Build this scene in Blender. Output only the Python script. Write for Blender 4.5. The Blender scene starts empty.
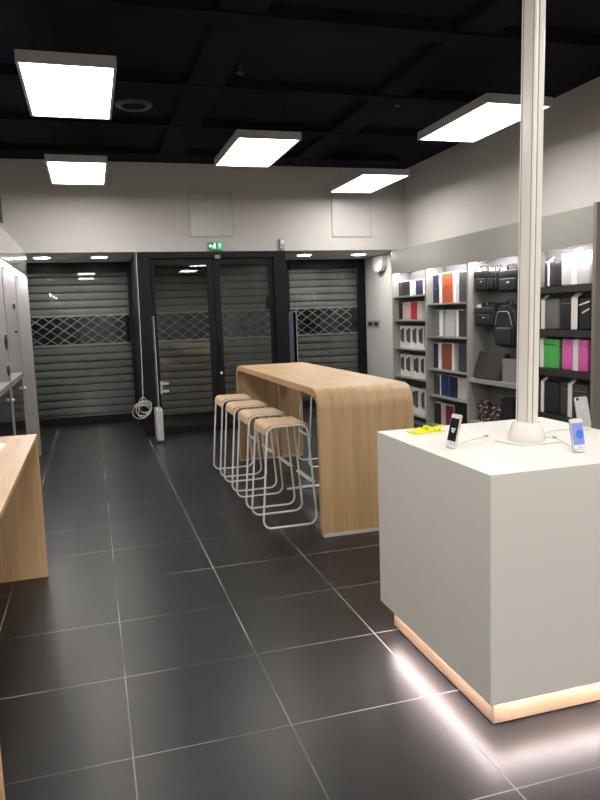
import bpy, bmesh, math, random
from mathutils import Vector, Matrix
random.seed(7)
S = bpy.context.scene
C = S.collection
PI = math.pi

# ------------------------------------------------------------------ materials
def mat(name, col, rough=.5, metal=0., var=.0, vscale=8., bump=0., bscale=60., spec=.5, emit=None, es=0., trans=0., alpha=1., coat=0.):
    m = bpy.data.materials.new(name); m.use_nodes = True
    nt = m.node_tree; b = nt.nodes['Principled BSDF']
    b.inputs['Base Color'].default_value = (*col, 1)
    b.inputs['Roughness'].default_value = rough
    b.inputs['Metallic'].default_value = metal
    b.inputs['Specular IOR Level'].default_value = spec
    b.inputs['Transmission Weight'].default_value = trans
    b.inputs['Alpha'].default_value = alpha
    b.inputs['Coat Weight'].default_value = coat
    if emit:
        b.inputs['Emission Color'].default_value = (*emit, 1); b.inputs['Emission Strength'].default_value = es
    tc = nt.nodes.new('ShaderNodeTexCoord')
    if var > 0:
        n = nt.nodes.new('ShaderNodeTexNoise'); n.inputs['Scale'].default_value = vscale; n.inputs['Detail'].default_value = 4
        nt.links.new(tc.outputs['Object'], n.inputs['Vector'])
        r = nt.nodes.new('ShaderNodeMapRange'); r.inputs[1].default_value = .3; r.inputs[2].default_value = .7
        r.inputs[3].default_value = 1 - var; r.inputs[4].default_value = 1 + var
        nt.links.new(n.outputs['Fac'], r.inputs[0])
        x = nt.nodes.new('ShaderNodeVectorMath'); x.operation = 'SCALE'; x.inputs[0].default_value = col
        nt.links.new(r.outputs[0], x.inputs['Scale']); nt.links.new(x.outputs[0], b.inputs['Base Color'])
    if bump > 0:
        n = nt.nodes.new('ShaderNodeTexNoise'); n.inputs['Scale'].default_value = bscale; n.inputs['Detail'].default_value = 3
        nt.links.new(tc.outputs['Object'], n.inputs['Vector'])
        bp = nt.nodes.new('ShaderNodeBump'); bp.inputs['Strength'].default_value = bump; bp.inputs['Distance'].default_value = .002
        nt.links.new(n.outputs['Fac'], bp.inputs['Height']); nt.links.new(bp.outputs[0], b.inputs['Normal'])
    return m

def wood(name, dark, light, scale):
    """straight grained veneer: streaks vary fast along the axis with the large scale"""
    m = bpy.data.materials.new(name); m.use_nodes = True
    nt = m.node_tree; b = nt.nodes['Principled BSDF']; b.inputs['Roughness'].default_value = .42
    tc = nt.nodes.new('ShaderNodeTexCoord'); mp = nt.nodes.new('ShaderNodeMapping'); mp.inputs['Scale'].default_value = scale
    nt.links.new(tc.outputs['Object'], mp.inputs['Vector'])
    n1 = nt.nodes.new('ShaderNodeTexNoise'); n1.inputs['Scale'].default_value = 1.; n1.inputs['Detail'].default_value = 5; n1.inputs['Distortion'].default_value = .3
    nt.links.new(mp.outputs[0], n1.inputs['Vector'])
    mp2 = nt.nodes.new('ShaderNodeMapping'); mp2.inputs['Scale'].default_value = [s * 5 for s in scale]
    nt.links.new(tc.outputs['Object'], mp2.inputs['Vector'])
    n2 = nt.nodes.new('ShaderNodeTexNoise'); n2.inputs['Scale'].default_value = 1.; n2.inputs['Detail'].default_value = 2
    nt.links.new(mp2.outputs[0], n2.inputs['Vector'])
    mx = nt.nodes.new('ShaderNodeMath'); mx.operation = 'MULTIPLY_ADD'; mx.inputs[1].default_value = .35; nt.links.new(n2.outputs['Fac'], mx.inputs[0])
    m2 = nt.nodes.new('ShaderNodeMath'); m2.operation = 'MULTIPLY'; m2.inputs[1].default_value = .75; nt.links.new(n1.outputs['Fac'], m2.inputs[0])
    nt.links.new(m2.outputs[0], mx.inputs[2])
    cr = nt.nodes.new('ShaderNodeValToRGB'); cr.color_ramp.elements[0].position = .3; cr.color_ramp.elements[1].position = .75
    cr.color_ramp.elements[0].color = (*dark, 1); cr.color_ramp.elements[1].color = (*light, 1)
    nt.links.new(mx.outputs[0], cr.inputs[0]); nt.links.new(cr.outputs[0], b.inputs['Base Color'])
    return m

def glass(name, tint=(.93, .95, .94), base=.04):
    """thin sheet: clear with a Fresnel reflection"""
    m = bpy.data.materials.new(name); m.use_nodes = True
    nt = m.node_tree; nt.nodes.clear()
    out = nt.nodes.new('ShaderNodeOutputMaterial'); mix = nt.nodes.new('ShaderNodeMixShader')
    tr = nt.nodes.new('ShaderNodeBsdfTransparent'); tr.inputs[0].default_value = (*tint, 1)
    gl = nt.nodes.new('ShaderNodeBsdfGlossy'); gl.inputs['Roughness'].default_value = .01; gl.inputs[0].default_value = (1, 1, 1, 1)
    fr = nt.nodes.new('ShaderNodeFresnel'); fr.inputs[0].default_value = 1.5
    nt.links.new(fr.outputs[0], mix.inputs[0]); nt.links.new(tr.outputs[0], mix.inputs[1]); nt.links.new(gl.outputs[0], mix.inputs[2])
    nt.links.new(mix.outputs[0], out.inputs[0])
    return m

def emission(name, col, s):
    m = bpy.data.materials.new(name); m.use_nodes = True
    b = m.node_tree.nodes['Principled BSDF']; b.inputs['Base Color'].default_value = (.02, .02, .02, 1)
    b.inputs['Emission Color'].default_value = (*col, 1); b.inputs['Emission Strength'].default_value = s
    return m

def floor_material():
    m = bpy.data.materials.new('slate_tile'); m.use_nodes = True
    nt = m.node_tree; b = nt.nodes['Principled BSDF']; b.inputs['Specular IOR Level'].default_value = .25; N = nt.nodes.new; L = nt.links.new
    geo = N('ShaderNodeNewGeometry'); sep = N('ShaderNodeSeparateXYZ'); L(geo.outputs['Position'], sep.inputs[0])
    def mth(op, a, bv=None, cv=None):
        n = N('ShaderNodeMath'); n.operation = op
        for i, v in enumerate((a, bv, cv)):
            if v is None: continue
            if isinstance(v, (int, float)): n.inputs[i].default_value = v
            else: L(v, n.inputs[i])
        return n.outputs[0]
    T = .598
    u = mth('DIVIDE', mth('SUBTRACT', sep.outputs[0], .0425 - T * 20), T)
    v = mth('DIVIDE', mth('SUBTRACT', sep.outputs[1], 1.833 - T * 40), T)
    def line(x):
        f = mth('FRACT', x); d = mth('MINIMUM', f, mth('SUBTRACT', 1., f))
        return mth('LESS_THAN', d, .0048)
    g = mth('MAXIMUM', line(u), line(v))
    cell = N('ShaderNodeCombineXYZ'); L(mth('FLOOR', u), cell.inputs[0]); L(mth('FLOOR', v), cell.inputs[1])
    wn = N('ShaderNodeTexWhiteNoise'); wn.noise_dimensions = '3D'; L(cell.outputs[0], wn.inputs['Vector'])
    ns = N('ShaderNodeTexNoise'); ns.inputs['Scale'].default_value = 6; ns.inputs['Detail'].default_value = 8; ns.inputs['Roughness'].default_value = .7
    L(geo.outputs['Position'], ns.inputs['Vector'])
    val = mth('ADD', mth('MULTIPLY', wn.outputs['Value'], .25), ns.outputs['Fac'])
    cr = N('ShaderNodeValToRGB'); cr.color_ramp.elements[0].position = .3; cr.color_ramp.elements[1].position = .95
    cr.color_ramp.elements[0].color = (.0115, .0113, .0116, 1); cr.color_ramp.elements[1].color = (.022, .0214, .0216, 1)
    L(val, cr.inputs[0])
    # grout, in places worn pale
    n2 = N('ShaderNodeTexNoise'); n2.inputs['Scale'].default_value = 1.3; n2.inputs['Detail'].default_value = 3; L(geo.outputs['Position'], n2.inputs['Vector'])
    gc = N('ShaderNodeValToRGB'); gc.color_ramp.elements[0].position = .42; gc.color_ramp.elements[1].position = .66
    gc.color_ramp.elements[0].color = (.10, .097, .09, 1); gc.color_ramp.elements[1].color = (.40, .385, .36, 1); L(n2.outputs['Fac'], gc.inputs[0])
    mx = N('ShaderNodeMix'); mx.data_type = 'RGBA'; L(g, mx.inputs[0]); L(cr.outputs[0], mx.inputs[6]); L(gc.outputs[0], mx.inputs[7])
    L(mx.outputs[2], b.inputs['Base Color'])
    n3 = N('ShaderNodeTexNoise'); n3.inputs['Scale'].default_value = 5; n3.inputs['Detail'].default_value = 5; L(geo.outputs['Position'], n3.inputs['Vector'])
    rr = mth('ADD', mth('MULTIPLY_ADD', n3.outputs['Fac'], .05, .305), mth('MULTIPLY', g, .3)); L(rr, b.inputs['Roughness'])
    bp = N('ShaderNodeBump'); bp.inputs['Strength'].default_value = .035; bp.inputs['Distance'].default_value = .002
    n4 = N('ShaderNodeTexNoise'); n4.inputs['Scale'].default_value = 45; n4.inputs['Detail'].default_value = 6; L(geo.outputs['Position'], n4.inputs['Vector'])
    L(mth('SUBTRACT', n4.outputs['Fac'], mth('MULTIPLY', g, 1.2)), bp.inputs['Height']); L(bp.outputs[0], b.inputs['Normal'])
    return m

def floral_material():
    m = bpy.data.materials.new('floral_print'); m.use_nodes = True
    nt = m.node_tree; b = nt.nodes['Principled BSDF']; b.inputs['Roughness'].default_value = .6
    tc = nt.nodes.new('ShaderNodeTexCoord'); v = nt.nodes.new('ShaderNodeTexVoronoi'); v.inputs['Scale'].default_value = 26
    nt.links.new(tc.outputs['Object'], v.inputs['Vector'])
    cr = nt.nodes.new('ShaderNodeValToRGB'); cr.color_ramp.interpolation = 'CONSTANT'
    e = cr.color_ramp.elements; e[0].position = 0; e[0].color = (.55, .45, .36, 1); e[1].position = .27; e[1].color = (.16, .10, .08, 1)
    x = e.new(.4); x.color = (.018, .016, .018, 1)
    nt.links.new(v.outputs['Distance'], cr.inputs[0]); nt.links.new(cr.outputs[0], b.inputs['Base Color'])
    return m

M = {}
M['floor'] = floor_material()
M['wall'] = mat('white_plaster', (.56, .54, .52), .75, var=.02, vscale=2, bump=.1, bscale=120)
M['ceiling'] = mat('black_ceiling', (.012, .0135, .0225), .95, var=.25, vscale=1.2, spec=.1)
M['beam'] = mat('black_beam', (.0105, .0115, .019), .95, var=.2, vscale=2, spec=.1)
M['soffit'] = mat('soffit_white', (.55, .54, .52), .6, var=.02)
M['alu_black'] = mat('black_aluminium', (.007, .007, .0085), .42, 0, var=.1, spec=.2)
M['shutter'] = mat('grey_shutter_steel', (.22, .232, .222), .5, .25, var=.10, vscale=5)
M['lattice'] = mat('lattice_steel', (.46, .48, .46), .45, .3, var=.1)
M['glass'] = glass('window_glass')
M['acrylic'] = glass('clear_acrylic', (.9, .91, .97))
M['night'] = mat('night_wall', (.03, .032, .04), .9, var=.3, vscale=2)
M['shopwin'] = emission('street_window', (.42, .45, .62), .03)
M['asphalt'] = mat('asphalt', (.03, .03, .032), .8, var=.2)
M['oak'] = wood('light_oak', (.37, .225, .105), (.55, .37, .20), (28, .9, .9))
M['oak_edge'] = wood('oak_edge', (.47, .33, .20), (.66, .50, .33), (5, 5, 5))
M['oak_desk'] = wood('desk_oak', (.47, .29, .14), (.62, .43, .25), (18, .8, .8))
M['oak_plinth'] = wood('plinth_oak', (.46, .30, .18), (.60, .42, .275), (2.5, 2.5, 20))
M['foot'] = mat('pale_foot', (.55, .50, .46), .45)
M['white_metal'] = mat('white_lacquer_metal', (.80, .79, .775), .3, var=.02)
M['chrome'] = mat('chrome', (.7, .7, .72), .15, 1., var=.05)
M['island'] = mat('white_laminate', (.72, .705, .66), .35, var=.012, vscale=1.5)
M['pole'] = mat('offwhite_aluminium', (.74, .71, .66), .3, var=.015)
M['pole_gloss'] = mat('offwhite_gloss', (.76, .735, .69), .12)
M['emblem'] = mat('bright_emblem', (.85, .85, .85), .1, .3)
M['groove'] = mat('grey_groove', (.28, .27, .25), .5)
M['plastic_white'] = mat('white_plastic', (.78, .775, .76), .3, var=.01)
M['plastic_grey'] = mat('grey_plastic', (.36, .36, .36), .45, var=.03)
M['cable_white'] = mat('white_cable', (.62, .62, .60), .4)
M['steel'] = mat('brushed_steel', (.62, .61, .60), .38, .45, var=.08, vscale=20)
M['cab'] = mat('grey_laminate', (.29, .286, .262), .32, var=.02, vscale=2)
M['cab_end'] = mat('warm_grey_laminate', (.20, .185, .172), .4, var=.02)
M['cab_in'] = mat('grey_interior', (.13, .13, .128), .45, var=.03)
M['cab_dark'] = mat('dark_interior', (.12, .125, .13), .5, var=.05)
M['leftcab'] = mat('left_grey_laminate', (.50, .49, .475), .13, var=.02, coat=.3)
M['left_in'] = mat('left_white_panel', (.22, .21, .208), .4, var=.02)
M['shelf'] = mat('grey_shelf', (.30, .31, .30), .35, .2, var=.05)
M['rail'] = mat('dark_rail', (.024, .024, .026), .5, var=.1)
M['panel_frame'] = mat('lamp_frame', (.5, .49, .49), .4, .2)
M['lamp'] = emission('lamp_diffuser', (1., .955, .905), 13.)
M['led'] = emission('led_strip', (1., .94, .96), 70.)
M['led_isl'] = emission('led_strip_island', (1., .89, .93), 78.)
M['down'] = emission('downlight_lens', (1., .97, .92), 85.)
M['exit'] = emission('exit_green', (.02, .62, .16), .9)
M['exit_white'] = emission('exit_white', (.75, 1., .85), 1.6)
M['exit_dark'] = emission('exit_face_green', (.012, .30, .10), .55)
M['black'] = mat('black_fabric', (.011, .011, .0125), .6, var=.2, vscale=30, bump=.3, bscale=300)
M['black_gloss'] = mat('black_gloss', (.008, .008, .009), .15)
M['strap'] = mat('black_webbing', (.015, .015, .017), .7, var=.1)
M['brown'] = mat('dark_brown_leather', (.026, .018, .015), .5, var=.2, bump=.3, bscale=150)
M['paper'] = mat('white_card', (.72, .71, .69), .5, var=.015)
M['tag'] = mat('pale_tag', (.72, .70, .66), .45)
M['pvc'] = mat('clear_sleeve', (.62, .60, .61), .2, var=.08, vscale=9)
M['silver'] = mat('silver_badge', (.6, .6, .6), .25, .9)
M['floral'] = floral_material()
def cov(n, c, r=.5): M[n] = mat(n, c, r, var=.08, vscale=25, bump=.15, bscale=250)
cov('charcoal', (.03, .033, .04)); cov('navy', (0.015, 0.018, 0.055)); cov('jet', (.012, .013, .016)); cov('blush', (.60, .42, .37))
cov('red', (.42, .022, .045)); cov('stone', (.48, .44, .40)); cov('orange', (0.4, 0.075, 0.02)); cov('dark_grey', (.045, .045, .05))
cov('mid_grey', (.16, .165, .16)); cov('light_grey', (.46, .46, .45)); cov('rust', (.24, .065, .03)); cov('blue', (0.016, 0.035, 0.14))
cov('maroon', (.20, .015, .03)); cov('rose', (.52, .40, .41)); cov('green', (.075, .42, .085), .4); cov('green_dark', (.012, .09, .03)); cov('pink', (.72, .13, .45), .4)
cov('grey_nylon', (.13, .125, .12)); cov('picture', (.10, .055, .04)); cov('box_grey', (.20, .20, .205))
M['yellow'] = mat('yellow_ribbon', (.85, .85, .02), .5, var=.12, vscale=40, emit=None)
M['lav'] = emission('screen_lavender', (.30, .36, .86), .62)
M['screen_blue'] = emission('screen_blue', (.02, .20, .85), .7)
M['screen_lit'] = emission('screen_text', (.5, .75, .9), .8)
M['gold'] = mat('pale_gold_metal', (.72, .62, .52), .3, .5)
M['silver_metal'] = mat('silver_metal', (.56, .56, .55), .35, .6, var=.03)
M['duct'] = mat('dark_fitting', (.06, .06, .065), .4)

# ------------------------------------------------------------------ mesh helpers
def box(bm, x0, x1, y0, y1, z0, z1, bev=0., seg=2):
    r = bmesh.ops.create_cube(bm, size=1, matrix=Matrix.Translation(((x0+x1)/2, (y0+y1)/2, (z0+z1)/2)) @ Matrix.Diagonal((x1-x0, y1-y0, z1-z0, 1)))
    if bev > 0:
        es = set()
        for v in r['verts']: es.update(v.link_edges)
        bmesh.ops.bevel(bm, geom=list(es), offset=bev, segments=seg, affect='EDGES', profile=.5)
def prism(bm, prof, axis, a0, a1):
    """closed profile of 2-D points swept along an axis: 'x' -> (y,z), 'y' -> (x,z), 'z' -> (x,y)"""
    def P(p, a): return {'x': (a, p[0], p[1]), 'y': (p[0], a, p[1]), 'z': (p[0], p[1], a)}[axis]
    A = [bm.verts.new(P(p, a0)) for p in prof]; B = [bm.verts.new(P(p, a1)) for p in prof]
    n = len(prof)
    bm.faces.new(A); bm.faces.new(B[::-1])
    for i in range(n): bm.faces.new((A[i], B[i], B[(i+1) % n], A[(i+1) % n]))
def strip_solid(bm, outer, inner, axis, a0, a1):
    """an open bent sheet between two polylines, swept along an axis"""
    def P(p, a): return {'x': (a, p[0], p[1]), 'y': (p[0], a, p[1])}[axis]
    rows = [[bm.verts.new(P(o, a0)), bm.verts.new(P(o, a1)), bm.verts.new(P(i, a1)), bm.verts.new(P(i, a0))] for o, i in zip(outer, inner)]
    for r, s in zip(rows, rows[1:]):
        for k in range(4): bm.faces.new((r[k], r[(k+1) % 4], s[(k+1) % 4], s[k]))
    bm.faces.new(rows[0][::-1]); bm.faces.new(rows[-1])
def lathe(bm, prof, cx, cy, n=32, z0=0):
    rings = [[bm.verts.new((cx + r*math.cos(2*PI*i/n), cy + r*math.sin(2*PI*i/n), z0 + z)) for i in range(n)] for r, z in prof]
    for a, b in zip(rings, rings[1:]):
        for i in range(n): bm.faces.new((a[i], a[(i+1) % n], b[(i+1) % n], b[i]))
    bm.faces.new(rings[0][::-1]); bm.faces.new(rings[-1])
def fillet(pts, r, n=6, closed=False):
    pts = [Vector(p) for p in pts]; out = []; N = len(pts)
    for i, p in enumerate(pts):
        if not closed and i in (0, N-1): out.append(p); continue
        a = pts[i-1] - p; b = pts[(i+1) % N] - p
        ang = a.angle(b); d = min(r / math.tan(ang/2), a.length*.49, b.length*.49)
        if PI - ang < .02: out.append(p); continue
        a.normalize(); b.normalize(); rr = d * math.tan(ang/2)
        c = p + (a+b).normalized() * (rr / math.sin(ang/2))
        s = p + a*d - c; e = p + b*d - c; th = s.angle(e)
        for k in range(n+1):
            t = k/n; out.append(c + (s*math.sin((1-t)*th) + e*math.sin(t*th)) / math.sin(th))
    return out
def tube(bm, path, r, seg=8, closed=False):
    path = [Vector(p) for p in path]; N = len(path)
    T = []
    for i in range(N):
        a = path[i-1] if (i > 0 or closed) else path[i]; b = path[(i+1) % N] if (i < N-1 or closed) else path[i]
        T.append((b-a).normalized())
    up = Vector((0, 0, 1)) if abs(T[0].z) < .9 else Vector((1, 0, 0))
    nrm = (up - T[0]*up.dot(T[0])).normalized(); rings = []
    for i in range(N):
        nrm = (nrm - T[i]*nrm.dot(T[i])).normalized(); bi = T[i].cross(nrm)
        rings.append([bm.verts.new(path[i] + r*(math.cos(2*PI*k/seg)*nrm + math.sin(2*PI*k/seg)*bi)) for k in range(seg)])
    pairs = list(zip(rings, rings[1:])) + ([(rings[-1], rings[0])] if closed else [])
    for a, b in pairs:
        off = 0
        if closed and a is rings[-1]:
            off = min(range(seg), key=lambda o: (a[0].co - b[o].co).length)
        for k in range(seg): bm.faces.new((a[k], a[(k+1) % seg], b[(k+1+off) % seg], b[(k+off) % seg]))
    if not closed: bm.faces.new(rings[0][::-1]); bm.faces.new(rings[-1])
def obj(name, bm, m, parent=None, smooth=False, loc=None):
    bmesh.ops.recalc_face_normals(bm, faces=bm.faces)
    me = bpy.data.meshes.new(name)
    if parent is not None and loc is None:
        w = parent_world(parent); bmesh.ops.transform(bm, matrix=w.inverted(), verts=bm.verts)
    if loc is not None: bmesh.ops.translate(bm, vec=-Vector(loc), verts=bm.verts)
    bm.to_mesh(me); bm.free()
    o = bpy.data.objects.new(name, me); C.objects.link(o); me.materials.append(M[m] if isinstance(m, str) else m)
    if smooth:
        for p in me.polygons: p.use_smooth = True
        try: me.set_sharp_from_angle(angle=math.radians(40))
        except Exception: pass
    if parent is not None: o.parent = parent
    if loc is not None: o.location = loc
    return o
def parent_world(p):
    m = p.matrix_basis.copy(); q = p.parent
    while q is not None: m = q.matrix_basis @ m; q = q.parent
    return m
def tag(o, label, cat, group=None):
    o['label'] = label; o['category'] = cat
    if group: o['group'] = group
    return o
def thing(name, label, cat, loc=(0, 0, 0), group=None):
    o = bpy.data.objects.new(name, None); C.objects.link(o); o.location = loc; o.empty_display_size = .1
    return tag(o, label, cat, group)
def struct(o): o['kind'] = 'structure'; return o
def B(name, m, ext, parent=None, bev=0.):
    bm = bmesh.new(); box(bm, *ext, bev); return obj(name, bm, m, parent)
def sbox(name, m, ext, bev=0.): return struct(B(name, m, ext, None, bev))
def dup(root, loc, label, group=None):
    r = root.copy(); C.objects.link(r); r.location = loc; r['label'] = label
    if group: r['group'] = group
    for ch in list(root.children):
        c = ch.copy(); C.objects.link(c); c.parent = r
        for g in ch.children:
            d = g.copy(); C.objects.link(d); d.parent = c
    return r

# ------------------------------------------------------------------ the room
YB, YW, XL, XR, ZC, YF = 9.40, 11.0, -1.10, 4.48, 3.57, -7.5
ZS = 2.44                                   # underside of the bulkhead over the shop front
sbox('floor', 'floor', (XL-.2, XR+.2, YF-.2, 11.4, -.2, 0))
sbox('ceiling', 'ceiling', (XL-.2, XR+.2, YF-.2, YB+.1, ZC, ZC+.2))
sbox('wall_left', 'wall', (XL-.2, XL, YF-.2, 11.25, 0, ZC))
sbox('wall_right', 'wall', (XR, XR+.2, YF-.2, 11.25, 0, ZC))
sbox('wall_front', 'wall', (XL, XR, YF-.2, YF, 0, ZC))
sbox('wall_back', 'wall', (XL, XR, YB, YB+.12, ZS, ZC))              # bulkhead above the shop front
sbox('trim_1', 'soffit', (XL, XR, YB+.12, 11.25, ZS, ZS+.2))         # soffit of the recess
sbox('ground_outside', 'asphalt', (-8, 12, 11.4, 22, -.22, -.02))
# black beams and ducts under the ceiling
for i, (y, h, w) in enumerate(((6.05, .13, .16), (7.35, .12, .14), (8.6, .12, .14), (4.6, .14, .18), (1.8, .14, .18), (-1.2, .14, .18))):
    sbox('trim_%d' % (2+i), 'beam', (XL+.01, XR-.45, y, y+w, ZC-h*.6, ZC))
for i, x in enumerate((.92, 2.62)):
    sbox('trim_%d' % (8+i), 'beam', (x, x+.3, YF+.01, YB-.35, ZC-.065, ZC))
# a dark street front across the road, glimpsed through the shutter lattice
t = thing('street_facade', 'dark night facade across the street behind the shutter lattice', 'building', (2, 18, 0))
B('facade_wall', 'night', (-10, 14, 18, 18.3, -.02, 7), t)
for x0, x1, z0, z1 in ((-.25, .55, 1.0, 3.2), (1.3, 1.8, .9, 2.6), (6.0, 6.5, .9, 2.5), (3.2, 3.7, 1., 2.7)):
    B('shop_window', 'shopwin', (x0, x1, 17.97, 18.01, z0, z1), t)

# ---- shop front windows (frame + pane) and the door vestibule
def window(name, x0, x1):
    bm = bmesh.new()
    y0, y1 = YW, YW+.08
    box(bm, x0, x0+.09, y0, y1, 0, ZS, .004); box(bm, x1-.13, x1, y0, y1, 0, ZS, .004)
    box(bm, x0+.11, x1-.13, y0, y1, ZS-.15, ZS, .004); box(bm, x0+.11, x1-.13, y0, y1, 0, .13, .004)
    f = struct(obj(name, bm, 'alu_black'))
    B('pane', 'glass', (x0+.10, x1-.12, YW+.035, YW+.043, .12, ZS-.14), f)
    return f
window('window_1', XL, .72)
window('window_2', 3.06, XR)
# side walls of the vestibule
bm = bmesh.new(); box(bm, .635, .685, YB+.13, YW-.002, 0, ZS); struct(obj('wall_vestibule_left', bm, 'alu_black'))
bm = bmesh.new(); prism(bm, [(2.57, YB+.13), (2.615, YB+.13), (3.05, YW+.1), (3.0, YW+.1)], 'z', 0, ZS); struct(obj('wall_vestibule_right', bm, 'alu_black'))
d = bmesh.new(); y0, y1 = YB-.02, YB+.12
box(d, .62, .80, y0, y1, 0, ZS-.004, .004); box(d, 2.47, 2.645, y0, y1, 0, ZS-.004, .004); box(d, .80, 2.47, y0, y1, ZS-.09, ZS-.004, .004)
door = struct(obj('door_1', d, 'alu_black'))
for k, (x0, x1, s0, s1) in enumerate(((.802, 1.638, .055, .085), (1.642, 2.468, .085, .055))):
    bm = bmesh.new(); ya, yb = YB+.02, YB+.075
    box(bm, x0, x0+s0, ya, yb, .01, ZS-.092, .004); box(bm, x1-s1, x1, ya, yb, .01, ZS-.092, .004)
    box(bm, x0+s0, x1-s1, ya, yb, ZS-.175, ZS-.092, .004); box(bm, x0+s0, x1-s1, ya, yb, .01, .12, .004)
    leaf = obj('door_leaf', bm, 'alu_black', door)
    B('pane', 'glass', (x0+s0-.01, x1-s1+.01, YB+.044, YB+.052, .11, ZS-.165), leaf)
    bm = bmesh.new()
    if k == 1:
        box(bm, x0+.02, x0+.06, ya-.05, ya-.025, .90, 1.22, .006); box(bm, x0+.028, x0+.052, ya-.03, ya+.001, .93, .96); box(bm, x0+.028, x0+.052, ya-.03, ya+.001, 1.16, 1.19)
        h = obj('pull_handle', bm, 'alu_black', leaf); h['label'] = 'black pull handle'
        bm = bmesh.new(); lathe(bm, [(.018, 0), (.018, .012), (.012, .016)], 0, 0, 16); bmesh.ops.rotate(bm, verts=bm.verts, cent=(0, 0, 0), matrix=Matrix.Rotation(PI/2, 3, 'X'))
        bmesh.ops.translate(bm, verts=bm.verts, vec=(x0+.04, ya, .80)); obj('lock_cylinder', bm, 'steel', leaf)
        B('hinge', 'alu_black', (x1-.11, x1-.05, ya-.03, ya, 1.65, 1.82), leaf, .006)
    else:
        box(bm, .86, .955, ya-.06, ya-.04, .69, .72, .006); box(bm, .86, .955, ya-.06, ya-.04, .585, .615, .006); box(bm, .845, .867, ya-.06, ya+.0, .57, .735, .004)
        h = obj('lever_handle', bm, 'steel', leaf); h['label'] = 'small steel handle'
B('door_sensor', 'plastic_grey', (1.66, 1.73, YB-.045, YB-.02, ZS-.10, ZS-.05), door, .005)

# ---- roller shutters with a see-through lattice band
def shutter(label, x0, x1, y):
    t = thing('roller_shutter', label, 'shutter', ((x0+x1)/2, y, 0), 'roller shutters outside the shop front')
    bm = bmesh.new(); p = .1165; zl0, zl1 = 1.21, 1.66
    def curtain(za, zb):
        z = za
        while z < zb - .01:
            h = min(p, zb-z) - .006
            prof = [(y, z), (y+.012, z+.004), (y+.012, z+h-.006), (y, z+h-.016)]
            prof = [(y+.010, z+.001), (y-.004, z+.012), (y-.008, z+h*.5), (y-.004, z+h-.016), (y+.010, z+h-.006), (y+.016, z+h-.006), (y+.016, z+.001)]
            prism(bm, prof, 'x', x0, x1); z += p
    curtain(.03, zl0); curtain(zl1, ZS+.1)
    obj('slat_curtain', bm, 'shutter', t)
    bm = bmesh.new(); box(bm, x0, x1, y+.03, y+.034, .03, zl0-.01); box(bm, x0, x1, y+.03, y+.034, zl1, ZS+.1); obj('gap_shade_backing', bm, 'rail', t)  # added dark sheet, stands in for the shade in the slat gaps
    bm = bmesh.new(); w, h = .20, (zl1-zl0-.03)/3
    n = int((x1-x0)/w)+1
    for r in range(3):
        za = zl0+.015+r*h
        for i in range(-1, n+1):
            xa = x0+i*w
            for s in (0, 1):
                a = Vector((xa if s == 0 else xa+w, y+.004, za)); b = Vector((xa+w if s == 0 else xa, y+.004, za+h))
                if min(a.x, b.x) < x0 or max(a.x, b.x) > x1: continue
                m_ = (a+b)/2; q = (m_-a)*.0
                tube(bm, [a, a*.65+b*.35, a*.35+b*.65, b], .0085, 4)
    box(bm, x0, x1, y-.006, y+.012, zl0-.012, zl0+.016); box(bm, x0, x1, y-.006, y+.012, zl1-.016, zl1+.006)
    l = obj('lattice_band', bm, 'lattice', t); l['label'] = 'see-through diamond lattice band'
    return t
shutter('grey slatted roller shutter behind the left window, lattice band across the middle', -1.08, .60, 11.16)
shutter('grey slatted roller shutter seen through the double glass doors', .70, 2.99, 11.16)
shutter('grey slatted roller shutter behind the right window beside the white recess wall', 3.08, 4.46, 11.16)

# ------------------------------------------------------------------ lamps
def make_panel(x, y, label, group):
    t = thing('panel_light', label, 'ceiling light', (x, y, 3.16), group)
    bm = bmesh.new(); L_, W_ = .60, .30
    for e in ((x-W_, x-W_+.02, y-L_, y+L_), (x+W_-.02, x+W_, y-L_, y+L_), (x-W_+.02, x+W_-.02, y-L_, y-L_+.02), (x-W_+.02, x+W_-.02, y+L_-.02, y+L_)):
        box(bm, *e, 3.155, 3.225)
    box(bm, x-W_+.015, x+W_-.015, y-L_+.015, y+L_-.015, 3.18, 3.222)
    obj('frame', bm, 'panel_frame', t)
    bm = bmesh.new(); box(bm, x-W_+.021, x+W_-.021, y-L_+.021, y+L_-.021, 3.158, 3.176)
    obj('diffuser', bm, 'lamp', t)
    for sx in (-1, 1):
        for sy in (-1, 1):
            bm = bmesh.new(); tube(bm, [(x+sx*.2, y+sy*.45, 3.222), (x+sx*.2, y+sy*.45, ZC)], .0015, 5); obj('suspension_wire', bm, 'beam', t)
    return t
G = 'suspended ceiling light panels'
p0 = make_panel(-.025, 5.33, 'largest, nearest suspended white light panel at the upper left', G)
dup(p0, (-.015, 8.12, 3.16), 'small suspended white light panel overlapping the top of the back wall at left', G)
dup(p0, (1.675, 6.92, 3.16), 'suspended white light panel in the middle of the black ceiling', G)
dup(p0, (3.372, 5.57, 3.16), 'suspended white light panel partly hidden behind the square white pole', G)
dup(p0, (3.46, 8.36, 3.16), 'farthest suspended light panel near the back right corner of the ceiling', G)
for x, y in ((0, 2.5), (0, -.3), (0, -3.1), (0, -5.9), (3.4, 2.7), (3.4, -.1), (3.4, -2.9), (3.4, -5.7), (1.67, 1.2), (1.67, -1.6), (1.67, -4.4)):
    dup(p0, (x, y, 3.16), 'suspended white light panel out of frame behind the camera', 'panels behind the camera')
def downlight(x, y, label):
    t = thing('downlight', label, 'downlight', (x, y, ZS), 'round downlights in the shop front soffit')
    bm = bmesh.new(); lathe(bm, [(.125, 0), (.125, -.008), (.105, -.012), (.103, -.004)], x, y, 28, ZS); obj('trim_ring', bm, 'plastic_white', t, True)
    bm = bmesh.new(); lathe(bm, [(.102, -.004), (.102, -.009), (.09, -.0115)], x, y, 28, ZS); obj('lens', bm, 'down', t, True)
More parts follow.
